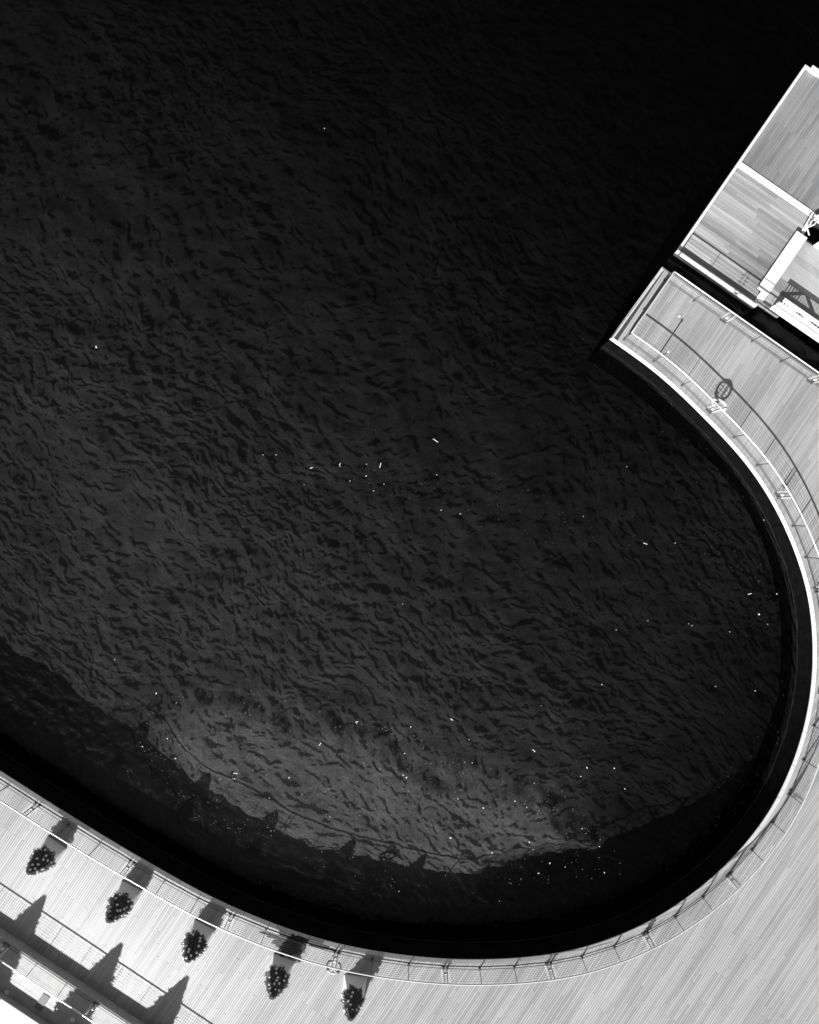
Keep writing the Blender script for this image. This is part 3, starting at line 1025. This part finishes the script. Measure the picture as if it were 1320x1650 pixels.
# ------------------------------------------------------------------ floating litter
LIT = [(252,1117,2),(285,1132,1),(270,1190,1.6),(230,1203,2),(283,1222,2),(206,1243,1),(355,1255,1),(375,1254,1),(185,1063,1.4),
 (541,1172,1),(575,1165,1),(583,1167,1),(652,1214,1.8),(662,1171,1.8),(650,1249,1.6),(655,1253,1.9),(466,1253,1.9),(378,1255,1.3),(434,1286,1.2),
 (487,1280,1.3),(532,1316,1.2),(524,1276,1),(643,1436,1.2),(612,1239,1),(557,1200,1),(970,1103,1.5),(872,1137,1),(946,1237,2),(936,1251,1.4),
 (990,1238,1.9),(1007,1271,1.4),(830,1291,2),(849,1301,1.6),(779,1302,2.1),(861,1262,1.4),(756,1192,1.1),(738,1287,1.5),(726,1350,2.2),(853,1357,1.8),
 (859,1369,1.3),(793,1374,1.6),(938,1335,1.5),(966,1364,1.4),(974,1406,1.8),(886,1391,1.9),(868,1407,1.6),(911,1397,1.2),(728,1160,1.2),(749,1228,1.2),
 (761,1229,1.2),(862,1211,1.4),(704,765,1.4),(590,767,2),(564,775,1.5),(602,791,1.2),(619,780,1.3),(711,822,1.5),(742,828,1.6),(591,748,1.4),
 (548,751,1.2),(445,733,1.2),(424,733,1.2),(502,754,1),(490,781,1),(649,973,.9),(1223,990,2.4),(1176,1018,1.5),(1297,1068,1.6),(1282,1163,2.6),
 (1217,1113,1.4),(1153,1106,1.4),(1044,1000,1.2),(1115,1008,1.1),(1088,875,1.2),(993,1015,1.2),(523,207,1.2),(156,560,1.5),(419,1423,1),(869,1524,1),
 (805,1452,1),(1252,957,1.3),(1237,1006,1.3),(1110,1005,1),(1231,838,1.2),(1010,752,1),(940,832,1)]
def flake(seed):
    rg = random.Random(seed); mb = MB()
    pts = [(math.cos(t*math.pi/4)*rg.uniform(.7, 1.1), math.sin(t*math.pi/4)*rg.uniform(.6, 1.0)) for t in range(8)]
    mb.prism(pts, -0.2, 0.45)
    return mb.mesh('floating_litter', M['litter'])
fls = [flake(s) for s in range(5)]
rg = random.Random(21)
for i, (px, py, s) in enumerate(LIT):
    c = P(px, py, ZW+0.004)
    o = link('floating_litter', fls[i % 5], None, c, rg.uniform(0, 6.28))
    r0 = 0.018*s
    o.scale = (r0*rg.uniform(.8, 1.4), r0*rg.uniform(.7, 1.0), 0.03)
    tag(o, 'small white speck of litter floating on the dark water', 'litter', 'white specks of litter floating in the bay')
STK = [(702,710,12,-35,'longest pale straw, lying alone in the dark water above the middle of the bay'),
       (613,750,10,75,'upright pale straw at the top of the litter cluster in mid bay'),
       (380,1246,9,-5,'level pale straw over the left part of the sunlit ledge'),
       (1040,876,8,-20,'slanting pale straw in the right half of the bay near the pier curve'),
       (575,1163,6,10,'short level straw at the upper edge of the sunlit ledge'),
       (516,1199,7,55,'steep pale straw inside the upper middle of the sunlit ledge'),
       (860,1209,6,-40,'slanting straw just above the right part of the sunlit ledge'),
       (728,1159,6,-35,'slanting straw above the middle of the sunlit ledge'),
       (548,748,5,60,'steep short straw at the left of the litter cluster in mid bay'),
       (502,754,6,20,'nearly level straw left of the litter cluster in mid bay'),
       (155,559,5,85,'upright short straw alone near the left picture edge'),
       (1208,957,7,15,'nearly level straw close to the black reflection under the right edge')]
sm = MB(); sm.box((0, 0, 0.012), 1, 0.045, 0.022); stm = sm.mesh('floating_stick', M['litter'])
for px, py, L_, a, lab in STK:
    o = link('floating_stick', stm, None, P(px, py, ZW+0.003), R(a)); k = 0.8*L_*(H-ZW)/F; o.scale = (k, 0.6, 1)
    tag(o, lab, 'litter', 'pale straws floating in the bay')
sp = MB()                              # uncountable fine specks
def speck(px, py, r):
    c = P(px, py, ZW+0.003); a = rg.uniform(0, 6.28)
    q = [(c.x+r*math.cos(a+k*2.09)*rg.uniform(.5, 1.2), c.y+r*math.sin(a+k*2.09)*rg.uniform(.5, 1.2)) for k in range(3)]
    i = len(sp.v); sp.v += [(x, y, ZW+0.004) for x, y in q]+[(c.x, c.y, ZW+0.014)]
    sp.f += [(i, i+1, i+3), (i+1, i+2, i+3), (i+2, i, i+3)]; sp.t += [.5]*3
n_ = 0
while n_ < 3800:
    px, py = rg.uniform(190, 1060), rg.uniform(1090, 1440)
    if in_poly(px, py, LEDGE):
        if py > 1345 and rg.random() < 0.75: n_ += 1; continue
        speck(px, py, rg.choice([.009, .011, .013, .015, .020, .026])); n_ += 1
for _ in range(420):
    t = rg.random(); px = 400+800*t+rg.gauss(0, 20); py = 735+170*t+rg.gauss(0, 26); speck(px, py, rg.choice([.009, .012, .016]))
for _ in range(260):
    px, py = rg.uniform(560, 960), rg.uniform(1120, 1240); speck(px, py, rg.choice([.009, .012, .016]))
for _ in range(300):
    th = rg.random(); i = int(th*(len(bay)*0.5)); p = offset(bay, -rg.uniform(0.5, 3.5))[i] if False else bay[i]
    q = Vector(p)-Vector((rg.uniform(0.3, 3.0), rg.uniform(-.5, .5)))
    speck(660+q.x*F/H, 825-q.y*F/H, rg.choice([.008, .011, .015]))
for _ in range(500):
    speck(rg.uniform(0, 1200), rg.uniform(550, 1300), .008)
tag(sp.build('floating_specks', M['litter_dull']), kind='stuff')
